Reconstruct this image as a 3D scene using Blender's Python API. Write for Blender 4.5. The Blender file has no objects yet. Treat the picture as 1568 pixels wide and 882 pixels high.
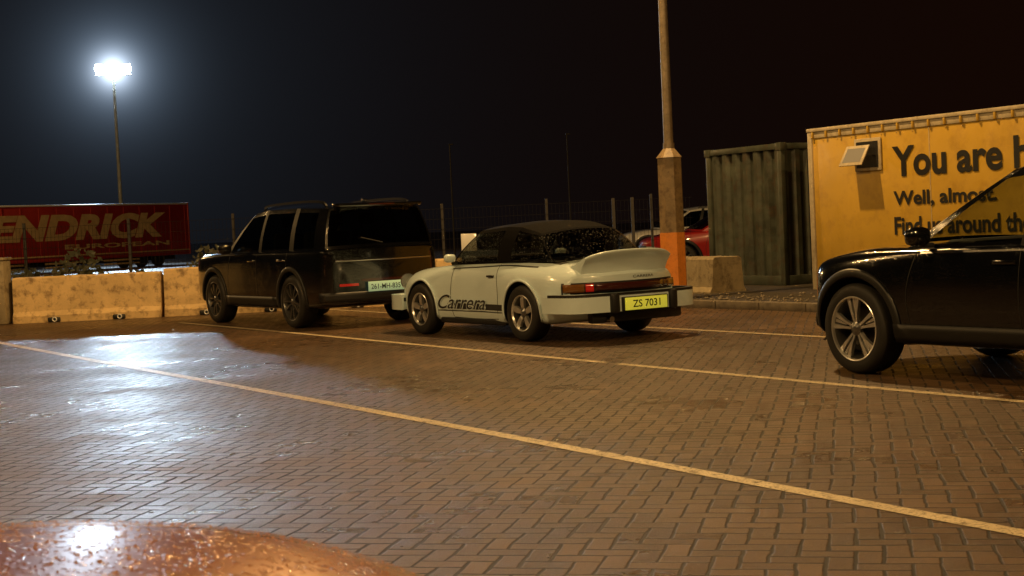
import bpy, math, random
import numpy as np
from mathutils import Vector, Matrix
from mathutils.bvhtree import BVHTree
random.seed(7); np.random.seed(7)
scene=bpy.context.scene
COL=scene.collection
scene.view_settings.view_transform='Standard'
scene.view_settings.look='None'
scene.view_settings.exposure=0

# ------------------------------------------------------------ materials
def nn(nt,t,**kw):
    n=nt.nodes.new(t)
    for k,v in kw.items(): setattr(n,k,v)
    return n
def math_(nt,op,a,b=None,c=None):
    n=nt.nodes.new('ShaderNodeMath'); n.operation=op
    for i,v in enumerate((a,b,c)):
        if v is None: continue
        if isinstance(v,(int,float)): n.inputs[i].default_value=v
        else: nt.links.new(v,n.inputs[i])
    return n.outputs[0]
def mixc(nt,f,a,b,bt='MIX'):
    n=nt.nodes.new('ShaderNodeMix'); n.data_type='RGBA'; n.blend_type=bt
    for idx,v in ((0,f),(6,a),(7,b)):
        if isinstance(v,(int,float)): n.inputs[idx].default_value=v
        elif isinstance(v,tuple): n.inputs[idx].default_value=(*v,1) if len(v)==3 else v
        else: nt.links.new(v,n.inputs[idx])
    return n.outputs[2]
def maprange(nt,v,a,b,c=0,d=1):
    n=nt.nodes.new('ShaderNodeMapRange')
    nt.links.new(v,n.inputs[0])
    for i,x in enumerate((a,b,c,d)): n.inputs[i+1].default_value=x
    return n.outputs[0]
def noise(nt,co,scale,detail=4,rough=.55):
    n=nt.nodes.new('ShaderNodeTexNoise'); n.inputs['Scale'].default_value=scale
    n.inputs['Detail'].default_value=detail; n.inputs['Roughness'].default_value=rough
    nt.links.new(co,n.inputs['Vector']); return n.outputs[0]
def newmat(name):
    m=bpy.data.materials.new(name); m.use_nodes=True
    nt=m.node_tree; b=nt.nodes['Principled BSDF']
    return m,nt,b
def mat(name,col,rough=.5,metal=0,coat=0,var=0.,vscale=3,rvar=0.,bump=0,bscale=40,bdist=.01,emit=None,es=0,drops=0,dirt=None,dirtamt=.5,spec=None):
    m,nt,b=newmat(name)
    co=nn(nt,'ShaderNodeTexCoord').outputs['Object']
    b.inputs['Roughness'].default_value=rough
    b.inputs['Metallic'].default_value=metal
    if spec is not None: b.inputs['Specular IOR Level'].default_value=spec
    if coat:
        b.inputs['Coat Weight'].default_value=coat; b.inputs['Coat Roughness'].default_value=.05
    c=None
    nz=noise(nt,co,vscale,5,.6)
    dark=tuple(x*(1-var) for x in col); lite=tuple(min(1,x*(1+var*.6)) for x in col)
    c=mixc(nt,maprange(nt,nz,.3,.7),dark,lite)
    if dirt:
        nz2=noise(nt,co,vscale*2.7,7,.7)
        f=math_(nt,'MULTIPLY',maprange(nt,nz2,.5,.66),dirtamt)
        c=mixc(nt,f,c,dirt)
    nt.links.new(c,b.inputs['Base Color'])
    if rvar:
        nt.links.new(maprange(nt,noise(nt,co,vscale*4,4),.3,.7,max(0.02,rough-rvar),rough+rvar),b.inputs['Roughness'])
    h=None
    if bump: h=math_(nt,'MULTIPLY',noise(nt,co,bscale,5,.6),bump)
    if drops:
        v=nn(nt,'ShaderNodeTexVoronoi'); v.inputs['Scale'].default_value=drops
        nt.links.new(co,v.inputs['Vector'])
        big=noise(nt,co,6,2)
        dd=math_(nt,'MULTIPLY',maprange(nt,v.outputs['Distance'],.12,.42,1,0),maprange(nt,big,.4,.6,.3,1))
        h=dd if h is None else math_(nt,'ADD',h,dd)
    if h is not None:
        bn=nn(nt,'ShaderNodeBump'); bn.inputs['Distance'].default_value=bdist; bn.inputs['Strength'].default_value=1
        nt.links.new(h,bn.inputs['Height']); nt.links.new(bn.outputs[0],b.inputs['Normal'])
        if coat: nt.links.new(bn.outputs[0],b.inputs['Coat Normal'])
    if emit:
        b.inputs['Emission Color'].default_value=(*emit,1); b.inputs['Emission Strength'].default_value=es
    return m
def glassmat(name,tint=(.5,.5,.5),drops=0):
    m,nt,b=newmat(name); nt.nodes.remove(b)
    out=nt.nodes['Material Output']
    co=nn(nt,'ShaderNodeTexCoord').outputs['Object']
    tr=nn(nt,'ShaderNodeBsdfTransparent'); tr.inputs[0].default_value=(*tint,1)
    gl=nn(nt,'ShaderNodeBsdfGlossy'); gl.inputs['Roughness'].default_value=.03
    ge=nn(nt,'ShaderNodeNewGeometry')
    dp=nt.nodes.new('ShaderNodeVectorMath'); dp.operation='DOT_PRODUCT'
    nt.links.new(ge.outputs['Normal'],dp.inputs[0]); nt.links.new(ge.outputs['Incoming'],dp.inputs[1])
    c1=math_(nt,'SUBTRACT',1,math_(nt,'ABSOLUTE',dp.outputs['Value']))
    fr=math_(nt,'ADD',math_(nt,'MULTIPLY',math_(nt,'POWER',c1,5),.9),.06)
    mx=nn(nt,'ShaderNodeMixShader')
    nt.links.new(fr,mx.inputs[0]); nt.links.new(tr.outputs[0],mx.inputs[1]); nt.links.new(gl.outputs[0],mx.inputs[2])
    last=mx.outputs[0]
    if drops:
        v=nn(nt,'ShaderNodeTexVoronoi'); v.inputs['Scale'].default_value=drops
        nt.links.new(co,v.inputs['Vector'])
        d=maprange(nt,v.outputs['Distance'],.15,.42,1,0)
        bn=nn(nt,'ShaderNodeBump'); bn.inputs['Distance'].default_value=.01
        nt.links.new(d,bn.inputs['Height']); nt.links.new(bn.outputs[0],gl.inputs['Normal'])
        df=nn(nt,'ShaderNodeBsdfDiffuse'); df.inputs[0].default_value=(.5,.5,.45,1)
        m2=nn(nt,'ShaderNodeMixShader')
        f=math_(nt,'MULTIPLY',math_(nt,'MULTIPLY',maprange(nt,v.outputs['Distance'],.1,.25,1,0),.6),maprange(nt,noise(nt,co,5,3),.38,.60,.1,1))
        nt.links.new(f,m2.inputs[0]); nt.links.new(last,m2.inputs[1]); nt.links.new(df.outputs[0],m2.inputs[2])
        last=m2.outputs[0]
    nt.links.new(last,out.inputs[0])
    return m

M={}
M['black']=mat('black_plastic',(.010,.010,.010),.5,bump=.3,bscale=120,bdist=.002)
M['rubber']=mat('tyre_rubber',(.014,.013,.012),.6,var=.3,bump=.4,bscale=90,bdist=.003)
M['white']=mat('white_car_paint',(.70,.85,.88),.28,coat=1,var=.05,drops=95,bdist=.0012)
M['darkpaint']=mat('dark_car_paint',(.0035,.0038,.0042),.14,coat=1,drops=60,bdist=.0005)
M['navy']=mat('black_blue_paint',(.0035,.004,.005),.15,coat=1,drops=80,bdist=.0006)
M['red']=mat('red_car_paint',(.26,.012,.010),.3,coat=1)
M['silverc']=mat('white_van_paint',(.7,.7,.68),.35,coat=1)
M['alloy']=mat('alloy_wheel',(.80,.80,.78),.3,metal=.8,var=.1)
M['alloyd']=mat('alloy_wheel_dark',(.22,.22,.22),.3,metal=.85)
M['disc']=mat('brake_disc',(.05,.045,.04),.45,metal=.8)
M['chrome']=mat('chrome',(.6,.6,.6),.18,metal=1)
M['glass']=glassmat('tinted_glass',(.22,.24,.22))
M['glassc']=glassmat('clear_glass',(.70,.74,.70))
M['glassw']=glassmat('wet_glass',(.42,.42,.38),drops=40)
M['tail']=mat('red_lens',(.40,.01,.008),.15,coat=1,emit=(1,.03,.01),es=.12)
M['taild']=mat('dark_red_lens',(.06,.012,.008),.2,coat=1)
M['amber']=mat('amber_lens',(.20,.08,.015),.2,coat=1)
M['lamp']=mat('headlamp_lens',(.5,.5,.5),.1,metal=.5,coat=1)
M['plY']=mat('yellow_plate',(.80,.82,.06),.4,emit=(.85,.9,.1),es=.25)  # faint emission added to brighten the plate, which is no lamp
M['plW']=mat('white_plate',(.55,.80,.55),.4,emit=(.55,.95,.6),es=.16)  # greenish glow put into the plate material itself
M['ink']=mat('black_ink',(.012,.012,.012),.5)
M['trim']=mat('interior_trim',(.02,.018,.015),.8)
M['roof']=mat('targa_roof_vinyl',(.005,.0045,.004),.85,bump=.4,bscale=150,bdist=.002,spec=.08)

# ------------------------------------------------------------ mesh helpers
def finish(name,verts,faces,mats,parent=None,idx=None,smooth=True,angle=35):
    me=bpy.data.meshes.new(name); me.from_pydata([tuple(v) for v in verts],[],[tuple(f) for f in faces])
    if not isinstance(mats,(list,tuple)): mats=[mats]
    for m in mats: me.materials.append(m)
    if idx is not None: me.polygons.foreach_set('material_index',idx)
    if smooth:
        me.polygons.foreach_set('use_smooth',[True]*len(me.polygons))
        me.update()
        me.set_sharp_from_angle(angle=math.radians(angle))
    me.update()
    o=bpy.data.objects.new(name,me); COL.objects.link(o)
    if parent: o.parent=parent
    return o
def empty(name,loc=(0,0,0),rz=0):
    e=bpy.data.objects.new(name,None); COL.objects.link(e); e.location=loc; e.rotation_euler=(0,0,rz); e.empty_display_size=.2
    return e
import bmesh
def rbox(name,size,loc,mat_,parent=None,bev=.01,rot=(0,0,0),seg=2):
    bm=bmesh.new(); bmesh.ops.create_cube(bm,size=1)
    for v in bm.verts: v.co=Vector((v.co.x*size[0],v.co.y*size[1],v.co.z*size[2]))
    if bev>0: bmesh.ops.bevel(bm,geom=bm.edges[:],offset=min(bev,min(size)*.45),segments=seg,profile=.5,affect='EDGES')
    me=bpy.data.meshes.new(name); bm.to_mesh(me); bm.free()
    me.materials.append(mat_)
    me.polygons.foreach_set('use_smooth',[True]*len(me.polygons)); me.set_sharp_from_angle(angle=math.radians(40))
    o=bpy.data.objects.new(name,me); COL.objects.link(o); o.location=loc; o.rotation_euler=rot
    if parent: o.parent=parent
    return o
def cyl(name,r1,r2,p0,p1,mat_,parent=None,seg=16,smooth=True,cap=True):
    p0=Vector(p0);p1=Vector(p1); d=(p1-p0).normalized()
    a=Vector((0,0,1)) if abs(d.z)<.9 else Vector((1,0,0))
    u=d.cross(a).normalized(); w=d.cross(u)
    V=[];F=[]
    for p,r in ((p0,r1),(p1,r2)):
        for i in range(seg):
            t=2*math.pi*(i+.5)/seg; V.append(p+u*math.cos(t)*r+w*math.sin(t)*r)
    for i in range(seg): F.append((i,(i+1)%seg,seg+(i+1)%seg,seg+i))
    if cap: F.append(tuple(range(seg))[::-1]); F.append(tuple(range(seg,2*seg)))
    return finish(name,V,F,mat_,parent,smooth=smooth)
def lathe(name,prof,mat_,parent=None,seg=48,closed=False):
    V=[];F=[];n=len(prof)
    for i in range(seg):
        t=2*math.pi*i/seg
        for r,y in prof: V.append((r*math.cos(t),y,r*math.sin(t)))
    for i in range(seg):
        j=(i+1)%seg
        for k in range(n if closed else n-1):
            k2=(k+1)%n
            F.append((i*n+k,i*n+k2,j*n+k2,j*n+k))
    return finish(name,V,F,mat_,parent,angle=50)
def cr(P,n):
    P=np.asarray(P,float); m=len(P); out=[]
    for i in range(m-1):
        p0=P[max(i-1,0)];p1=P[i];p2=P[i+1];p3=P[min(i+2,m-1)]
        for k in range(n):
            t=k/n
            out.append(.5*((2*p1)+(-p0+p2)*t+(2*p0-5*p1+4*p2-p3)*t*t+(-p0+3*p1-3*p2+p3)*t**3))
    out.append(P[-1]); return np.array(out)
def text(name,s,origin,xdir,normal,mat_,parent=None,width=None,height=None,shear=0,off=0,up=None,proj=None):
    cu=bpy.data.curves.new('t','FONT'); cu.body=s; cu.size=1; cu.shear=shear; cu.offset=off; cu.resolution_u=4
    o=bpy.data.objects.new('t',cu); COL.objects.link(o)
    bpy.context.view_layer.update()
    me=bpy.data.meshes.new_from_object(o.evaluated_get(bpy.context.evaluated_depsgraph_get()))
    bpy.data.objects.remove(o)
    co=np.array([v.co[:] for v in me.vertices]); mn=co.min(0); mx=co.max(0)
    sx=width/(mx[0]-mn[0]) if width else 1; sy=height/(mx[1]-mn[1]) if height else sx
    if not width: sx=sy
    xdir=Vector(xdir).normalized(); normal=Vector(normal).normalized(); up=Vector(up) if up else normal.cross(xdir)
    for v in me.vertices:
        p=Vector(origin)+xdir*((v.co.x-mn[0])*sx)+up*((v.co.y-mn[1])*sy)
        if proj: p=proj(p)
        v.co=p
    me.materials.clear(); me.materials.append(mat_); me.name=name
    o=bpy.data.objects.new(name,me); COL.objects.link(o)
    if parent:o.parent=parent
    return o
def sweep(name,path,section,mat_,parent=None):
    path=[Vector(p) for p in path]; V=[];F=[];n=len(section)
    for i,p in enumerate(path):
        a=path[max(i-1,0)];b=path[min(i+1,len(path)-1)]
        d=(b-a); d.z=0; d.normalize(); nrm=Vector((d.y,-d.x,0))
        for o_,z in section: V.append(p+nrm*o_+Vector((0,0,z)))
    for i in range(len(path)-1):
        for k in range(n):
            k2=(k+1)%n; F.append((i*n+k,(i+1)*n+k,(i+1)*n+k2,i*n+k2))
    F.append(tuple(range(n))); F.append(tuple(range((len(path)-1)*n,len(path)*n))[::-1])
    return finish(name,V,F,mat_,parent,angle=40)

# ------------------------------------------------------------ car parts
def body(st,cab):
    st=cr(np.array(st,float),6)
    rings=[]
    for s in st:
        x,w,zb,zm,ysh,zsh,yte,zte,zc,bow=s
        prof=np.array([(0,zb),(.55*w,zb),(.9*w,zb+.012),(.98*w,zb+.09),(w,zm),(ysh,zsh),(yte,zte),(.55*yte,zte+(zc-zte)*.65),(0,zc)])
        prof=cr(prof,4); prof[0,0]=0; prof[-1,0]=0
        half=[(x-bow*(min(1,abs(p[0])/w))**2.5,p[0],p[1]) for p in prof]
        ring=half+[(a,-b,c) for a,b,c in half[-2:0:-1]]
        rings.append((ring,x,w,bow))
    n=len(rings[0][0]); V=[];F=[]
    for r,_,_,_ in rings: V+=r
    for i in range(len(rings)-1):
        for k in range(n):
            k2=(k+1)%n; F.append((i*n+k,(i+1)*n+k,(i+1)*n+k2,i*n+k2))
    for end in (0,len(rings)-1):
        r,x,w,bow=rings[end]; cz=(min(p[2] for p in r)+max(p[2] for p in r))/2
        prev=[end*n+k for k in range(n)]
        for kk in (.85,.6,.3):
            cur=[]
            for p in r:
                y=p[1]*kk; z=cz+(p[2]-cz)*kk
                V.append((x-bow*(abs(y)/w)**2.5,y,z)); cur.append(len(V)-1)
            for k in range(n):
                k2=(k+1)%n
                f=(prev[k],prev[k2],cur[k2],cur[k]); F.append(f if end==0 else f[::-1])
            prev=cur
        V.append((x,0,cz)); c=len(V)-1
        for k in range(n):
            f=(prev[k],prev[(k+1)%n],c); F.append(f if end==0 else f[::-1])
    idx=[]
    for f in F:
        c=np.mean([V[i] for i in f],axis=0); a=cab
        idx.append(1 if a and a[0]<c[0]<a[1] and abs(c[1])<a[2] and c[2]>a[3] else 0)
    return V,F,idx
def apply_bool(o,cutters):
    for c in cutters:
        m=o.modifiers.new('b','BOOLEAN'); m.operation='DIFFERENCE'; m.object=c; m.solver='EXACT'
    bpy.context.view_layer.update()
    me=bpy.data.meshes.new_from_object(o.evaluated_get(bpy.context.evaluated_depsgraph_get()))
    o.modifiers.clear(); o.data=me
    for c in cutters: bpy.data.objects.remove(c)
    me.polygons.foreach_set('use_smooth',[True]*len(me.polygons)); me.set_sharp_from_angle(angle=math.radians(38))
def wheel(car,name,x,y,r,w,rr,style,steer=0):
    side=1 if y>0 else -1
    e=bpy.data.objects.new(name,None); COL.objects.link(e); e.parent=car; e.location=(x,y,r); e.rotation_euler=(0,0,(0 if side>0 else math.pi)+steer)
    h=w/2
    lathe('tyre',[(rr-.005,-h),(rr+.02,-h-.004),(r*.9,-h-.006),(r*.97,-h+.012),(r,-h+.04),(r,h-.04),(r*.97,h-.012),(r*.9,h+.006),(rr+.02,h+.004),(rr-.005,h)],M['rubber'],e,64)
    rimm=M['alloyd'] if style=='dark' else M['alloy']
    lathe('rim',[(rr+.004,h-.002),(rr-.004,h+.004),(rr-.012,h+.001),(rr-.018,h-.02)],rimm,e,64)
    lathe('rim_barrel',[(rr-.018,h-.02),(rr-.035,h-.06),(rr-.04,-h)],M['alloyd'],e,64)
    lathe('brake_disc',[(.03,0),(rr*.66,0),(rr*.66,-.02),(.03,-.02)],M['disc'],e,40)
    lathe('wheel_back',[(0.0,-h*.6),(rr-.03,-h*.6)],M['black'],e,32)
    V=[];F=[]
    def spoke(a0,pts,yf,dep):
        base=len(V)
        for rad,hw,dy in pts:
            for s_ in (-1,1):
                px,pz=rad,s_*hw
                X=px*math.cos(a0)-pz*math.sin(a0); Z=px*math.sin(a0)+pz*math.cos(a0)
                V.append((X,yf+dy,Z)); V.append((X*.99,yf+dy-dep,Z*.99))
        m=len(pts)
        for i in range(m-1):
            a=base+i*4; b=a+4
            F.append((a,b,b+2,a+2)); F.append((a+1,a+3,b+3,b+1)); F.append((a,a+1,b+1,b)); F.append((a+2,b+2,b+3,a+3))
    yf=h-.012
    if style=='fuchs':
        for i in range(5):
            spoke(2*math.pi*i/5+.3,[(.03,.018,-.02),(.07,.026,-.004),(.12,.034,0),(.16,.034,0),(rr-.014,.024,-.01)],yf,.035)
    elif style=='dark':
        for i in range(10):
            spoke(2*math.pi*i/10+.1+(.07 if i%2 else -.07),[(.04,.012,-.02),(.12,.011,0),(rr-.014,.017,-.004)],yf,.03)
    else:
        for i in range(5):
            a=2*math.pi*i/5+.25
            for d_ in (-.20,.20):
                spoke(a+d_,[(.05,.010,-.014),(.13,.010,-.004),(rr-.014,.020,-.006)],yf,.03)
            spoke(a,[(rr*.45,.004,-.02),(rr-.014,.014,-.012)],yf,.02)
    finish('spokes',V,F,rimm,e,smooth=False)
    lathe('hub_cap',[(0,yf+.006),(.022,yf+.006),(.03,yf),(.055,yf-.012),(.06,yf-.04)],M['alloyd'],e,24)
    return e
def greenhouse(car,cols,glass,bul,bowf,bowr,crown,cf0,cr0,mats,glassm,roofmat_i=0,vt=.92,tf=.93,tr=.93,pill={},rear_glass=True,rear_v0=.08,capi=(0,0)):
    V=[];F=[];I=[];GV=[];GF=[]
    def P(c,v):
        xb,yb,zb,xr,yr,zr=c
        return np.array([xb+(xr-xb)*v, yb+(yr-yb)*v+bul*4*v*(1-v), zb+(zr-zb)*v])
    def lc(a,b,t): return tuple(a[i]+(b[i]-a[i])*t for i in range(6))
    def grid(fn,nu,nv,glassy,mi=0,flip=False):
        VV,FF=(GV,GF) if glassy else (V,F)
        b=len(VV)
        for i in range(nu+1):
            for j in range(nv+1): VV.append(tuple(fn(i/nu,j/nv)))
        for i in range(nu):
            for j in range(nv):
                a=b+i*(nv+1)+j; f=(a,a+1,a+nv+2,a+nv+1)
                FF.append(f[::-1] if flip else f)
                if not glassy: I.append(mi)
    ex=2.4
    for sd in (1,-1):
        for k in range(len(cols)-1):
            rows=[(0,.05,False),(.05,vt,glass[k]),(vt,1,False)]
            for v0,v1,g in rows:
                def fn(u,w,k=k,v0=v0,v1=v1,sd=sd):
                    p=P(lc(cols[k],cols[k+1],u),v0+(v1-v0)*w); return (p[0],p[1]*sd,p[2])
                grid(fn,4,5,g,pill.get(k,0),flip=sd<0)
    def cap(c,bow0,bow1,cr0_,cr1_,tlim,g,v0lim,flip,ci):
        for t0,t1 in ((-1,-tlim),(-tlim,tlim),(tlim,1)):
            for v0,v1 in ((0,v0lim),(v0lim,.94),(.94,1)):
                gg= g and t0==-tlim and v0==v0lim
                def fn(u,w,t0=t0,t1=t1,v0=v0,v1=v1):
                    t=t0+(t1-t0)*u; v=v0+(v1-v0)*w; p=P(c,v); q=1-abs(t)**ex
                    return (p[0]+(bow0+(bow1-bow0)*v)*q, p[1]*t, p[2]+(cr0_+(cr1_-cr0_)*v)*q)
                grid(fn,16 if t0==-tlim else 2,6 if v0==v0lim else 2,gg,ci,flip)
    cap(cols[0],bowf[0],bowf[1],cf0,crown,tf,True,.06,False,capi[0])
    cap(cols[-1],-bowr[0],-bowr[1],cr0,crown,tr,rear_glass,rear_v0,True,capi[1])
    def rf(u,w):
        xx=u*(len(cols)-1); k=min(int(xx),len(cols)-2); c=lc(cols[k],cols[k+1],xx-k); p=P(c,1); t=-1+2*w; q=1-abs(t)**ex
        bow=bowf[1]+(-bowr[1]-bowf[1])*u
        return (p[0]+bow*q,p[1]*t,p[2]+crown*q)
    grid(rf,(len(cols)-1)*4,20,False,roofmat_i)
    finish('cabin_frame',V,F,mats,car,I,angle=30)
    finish('windows',GV,GF,glassm,car,angle=30)
class Proj:
    def __init__(s,V,F): s.t=BVHTree.FromPolygons([Vector(v) for v in V],[tuple(f) for f in F])
    def side(s,x,z,sd=1,off=.004):
        h=s.t.ray_cast(Vector((x,3*sd,z)),Vector((0,-sd,0)))
        return (h[0]+Vector((0,sd*off,0))) if h[0] else Vector((x,.8*sd,z))
    def rad(s,cx,a,z,off=.004):
        d=Vector((math.cos(a),math.sin(a),0)); h=s.t.ray_cast(Vector((cx,0,z))+d*4,-d)
        return (h[0]+d*off) if h[0] else Vector((cx,0,z))+d*.7
def patch(name,fn,nu,nv,mat_,car,thick=0):
    V=[fn(i/nu,j/nv) for i in range(nu+1) for j in range(nv+1)]
    F=[(i*(nv+1)+j,i*(nv+1)+j+1,(i+1)*(nv+1)+j+1,(i+1)*(nv+1)+j) for i in range(nu) for j in range(nv)]
    o=finish(name,V,F,mat_,car)
    if thick:
        m=o.modifiers.new('s','SOLIDIFY'); m.thickness=thick; m.offset=0
    return o
def lineside(name,pts,w,pr,car,mat_,sd=1,off=.002):
    P=cr(np.array(pts,float),6); V=[];F=[]
    for i,p in enumerate(P):
        a=P[max(i-1,0)];b=P[min(i+1,len(P)-1)]; d=(b-a)/max(1e-6,np.linalg.norm(b-a)); n=np.array([-d[1],d[0]])*w/2
        V.append(pr.side(*(p+n),sd,off)); V.append(pr.side(*(p-n),sd,off))
    for i in range(len(P)-1): F.append((2*i,2*i+1,2*i+3,2*i+2))
    return finish(name,V,F,mat_,car)
def arch(name,pr,car,xc,zc,r0,r1,mat_,a0,a1,off):
    for sd in (1,-1):
        patch(name,lambda u,v,sd=sd: pr.side(xc+(r0+(r1-r0)*v)*math.cos(a0+(a1-a0)*u), max(.02,zc+(r0+(r1-r0)*v)*math.sin(a0+(a1-a0)*u)),sd,off*(1 if .1<v<.9 else .3)),28,4,mat_,car,.012)
def build_body(car,st,cab,paint,wb,r,ra,yin=.5):
    V,F,I=body(st,cab)
    pr=Proj(V,F)
    o=finish('body',V,F,[paint,M['black']],car,I)
    o.parent=None
    cuts=[]
    for x in (0,wb):
        for sd in (1,-1):
            c=cyl('c',ra,ra,(x,sd*yin,r),(x,sd*1.3,r),M['black'],seg=48); c.data.materials.clear(); c.data.materials.append(paint); c.data.materials.append(M['black'])
            c.data.polygons.foreach_set('material_index',[1]*len(c.data.polygons)); cuts.append(c)
    apply_bool(o,cuts); o.parent=car
    return pr
def seats(car,xs,ys,z,m,h=.62):
    for x in xs:
        for y in ys:
            rbox('seat',(.14,.46,h),(x,y,z+h/2-.1),m,car,.05,(0,-.18,0))
            rbox('headrest',(.09,.24,.17),(x-.08,y,z+h+.06),m,car,.04,(0,-.15,0))

# ------------------------------------------------------------ sports car (targa)
def sports_car(loc,rz):
    car=empty('sports_car',loc,rz)
    st=[(-.97,.70,.30,.50,.68,.63,.56,.70,.725,-.20),
        (-.86,.755,.25,.50,.735,.66,.60,.76,.785,-.14),
        (-.50,.815,.20,.48,.795,.71,.61,.845,.88,-.05),
        (0,.855,.18,.46,.825,.74,.61,.89,.93,0),
        (.42,.83,.17,.46,.79,.76,.62,.885,.915,0),
        (.85,.79,.17,.46,.765,.76,.655,.875,.885,0),
        (1.3,.785,.17,.46,.76,.75,.665,.865,.87,0),
        (1.75,.79,.17,.46,.765,.73,.655,.85,.845,0),
        (2.27,.825,.18,.46,.795,.69,.61,.825,.755,0),
        (2.72,.80,.22,.46,.765,.64,.58,.775,.665,.07),
        (3.0,.75,.28,.45,.725,.56,.55,.68,.57,.2),
        (3.1,.70,.32,.44,.67,.52,.5,.59,.54,.28)]
    wb=2.27; r=.318
    pr=build_body(car,st,(-.45,1.85,.60,.80),M['white'],wb,r,.36)
    cols=[(1.74,.665,.855,1.22,.54,1.25),(1.68,.67,.858,1.17,.545,1.262),(.70,.675,.872,.60,.56,1.292),(.42,.67,.88,.32,.56,1.28),(-.40,.63,.865,-.04,.53,1.20)]
    greenhouse(car,cols,[False,True,False,True],.04,(.22,.10),(.32,.15),.055,.02,.05,[M['white'],M['roof']],M['glassw'],roofmat_i=1,vt=.90,tf=.95,tr=.985,pill={0:1,1:1,2:1,3:1},rear_v0=.03,capi=(1,1))
    for x in (0,wb):
        for y in (.70,-.70): wheel(car,'wheel',x,y+(.03 if y>0 else -.03),r,.21,.205,'fuchs')
    seats(car,[.75],[.34,-.34],.55,M['trim'],.5)
    rbox('dashboard',(.25,1.1,.18),(1.55,0,.86),M['trim'],car,.05)
    for xc in (0,wb):
        for sd in (1,-1):
            patch('arch_lip',lambda u,v,sd=sd,xc=xc: pr.side(xc+(.357+.022*v)*math.cos(-.25+3.64*u),max(.15,r+(.357+.022*v)*math.sin(-.25+3.64*u)),sd,.010),30,1,M['white'],car,.018)
    V=[];F=[];prof=[(-.40,.895),(-.52,.888),(-.70,.890),(-.86,.922),(-1.0,.985),(-1.04,.992),(-1.045,.97),(-.985,.90),(-.95,.83),(-.93,.76),(-.93,.70)]
    prof=cr(np.array(prof),3); n=len(prof); NY=28
    for i in range(NY+1):
        t=-1+2*i/NY; y=t*.59; e=abs(t)**5
        for k,(x,z) in enumerate(prof):
            bx=.10*abs(t)**2.5*(1 if x<-.6 else .3)
            zz=z-.05*e*(1 if x<-.6 else .6)-.025*t*t
            V.append((x+bx+.03*e,y,zz))
    for i in range(NY):
        for k in range(n-1):
            a=i*n+k; F.append((a,a+n,a+n+1,a+1))
    F.append(tuple(range(n))); F.append(tuple(range(NY*n,NY*n+n))[::-1])
    finish('ducktail_spoiler',V,F,M['white'],car,angle=50)
    rbox('engine_grille',(.20,.60,.02),(-.60,0,.906),M['black'],car,.006,(0,-.02,0))
    for i in range(5): rbox('grille_bar',(.012,.58,.012),(-.53-.034*i,0,.922),M['chrome'],car,.003)
    pi=math.pi
    def band(name,a0,a1,z0,z1,m,off=.012):
        patch(name,lambda u,v: pr.rad(-.25,a0+(a1-a0)*u,z0+(z1-z0)*v,off),14,3,m,car,.012)
    for s_ in (1,-1):
        band('amber_light',pi-s_*1.02,pi-s_*.76,.545,.635,M['amber'])
        band('red_light',pi-s_*.64,pi-s_*.745,.55,.635,M['tail'] if s_>0 else M['taild'])
    band('reflector_band',pi-.62,pi+.62,.555,.632,M['taild'])
    band('black_surround',pi-1.05,pi+1.05,.53,.65,M['black'],.004)
    text('badge','CARRERA',(-1.03,.0,.675),(0,-1,0),(-1,0,0),M['ink'],car,width=.34,height=.028,proj=lambda p:pr.rad(-.25,math.atan2(p.y,p.x+.25),p.z,.006))
    path=[(-.50,.84,0),(-.75,.84,0),(-.93,.80,0),(-1.03,.69,0),(-1.08,.45,0),(-1.11,0,0),(-1.08,-.45,0),(-1.03,-.69,0),(-.93,-.80,0),(-.75,-.84,0),(-.50,-.84,0)]
    path=cr(np.array(path),4)
    sec=[(.06,.33),(.0,.33),(-.03,.35),(-.035,.40),(-.035,.47),(-.02,.50),(.06,.505)]
    sweep('rear_bumper',path,sec,M['white'],car)
    sweep('bumper_rubber',path,[(.03,.385),(-.048,.39),(-.055,.43),(-.048,.465),(.03,.47)],M['black'],car)
    sweep('bumper_bellows',path[2:-2],[(.06,.50),(-.01,.50),(-.01,.53),(.06,.53)],M['black'],car)
    for y in (.40,-.40): rbox('overrider',(.12,.11,.22),(-1.13,y,.42),M['black'],car,.03)
    rbox('bumper_corner',(.20,.03,.13),(-.62,.868,.42),M['black'],car,.012)
    rbox('lower_valance',(.10,1.25,.16),(-.99,0,.29),M['black'],car,.03)
    cyl('exhaust',.032,.032,(-.85,.42,.25),(-1.12,.42,.25),M['chrome'],car)
    pathf=cr(np.array([(2.68,.80,0),(2.90,.79,0),(3.08,.70,0),(3.17,.45,0),(3.20,0,0),(3.17,-.45,0),(3.08,-.70,0),(2.90,-.79,0),(2.68,-.80,0)]),4)
    sweep('front_bumper',pathf,[(-.06,.30),(.02,.31),(.04,.38),(.035,.47),(.0,.49),(-.06,.49)],M['white'],car)
    sweep('front_rubber',pathf,[(-.03,.405),(.05,.41),(.05,.45),(-.03,.455)],M['black'],car)
    for y in (.60,-.60):
        e=lathe('headlamp',[(0,.03),(.06,.025),(.088,.005),(.10,-.01),(.10,-.05)],M['lamp'],car,24); e.location=(2.98,y,.65); e.rotation_euler=(0,0,-pi/2+.0)
    rbox('number_plate',(.014,.58,.135),(-1.19,-.0,.405),M['plY'],car,.004)
    rbox('plate_holder',(.05,.62,.155),(-1.165,-.0,.405),M['black'],car,.01)
    text('plate_text','ZS 7031',(-1.199,.19,.365),(0,-1,0),(-1,0,0),M['ink'],car,width=.38,height=.08,off=.012)
    for sd in (1,-1):
        patch('side_stripe',lambda u,v,sd=sd: pr.side(.37+1.30*u,.335+.07*v,sd,.004),40,2,M['ink'],car)
        patch('side_pinstripe',lambda u,v,sd=sd: pr.side(.37+1.52*u,.308+.010*v,sd,.004),40,1,M['ink'],car)
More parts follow.
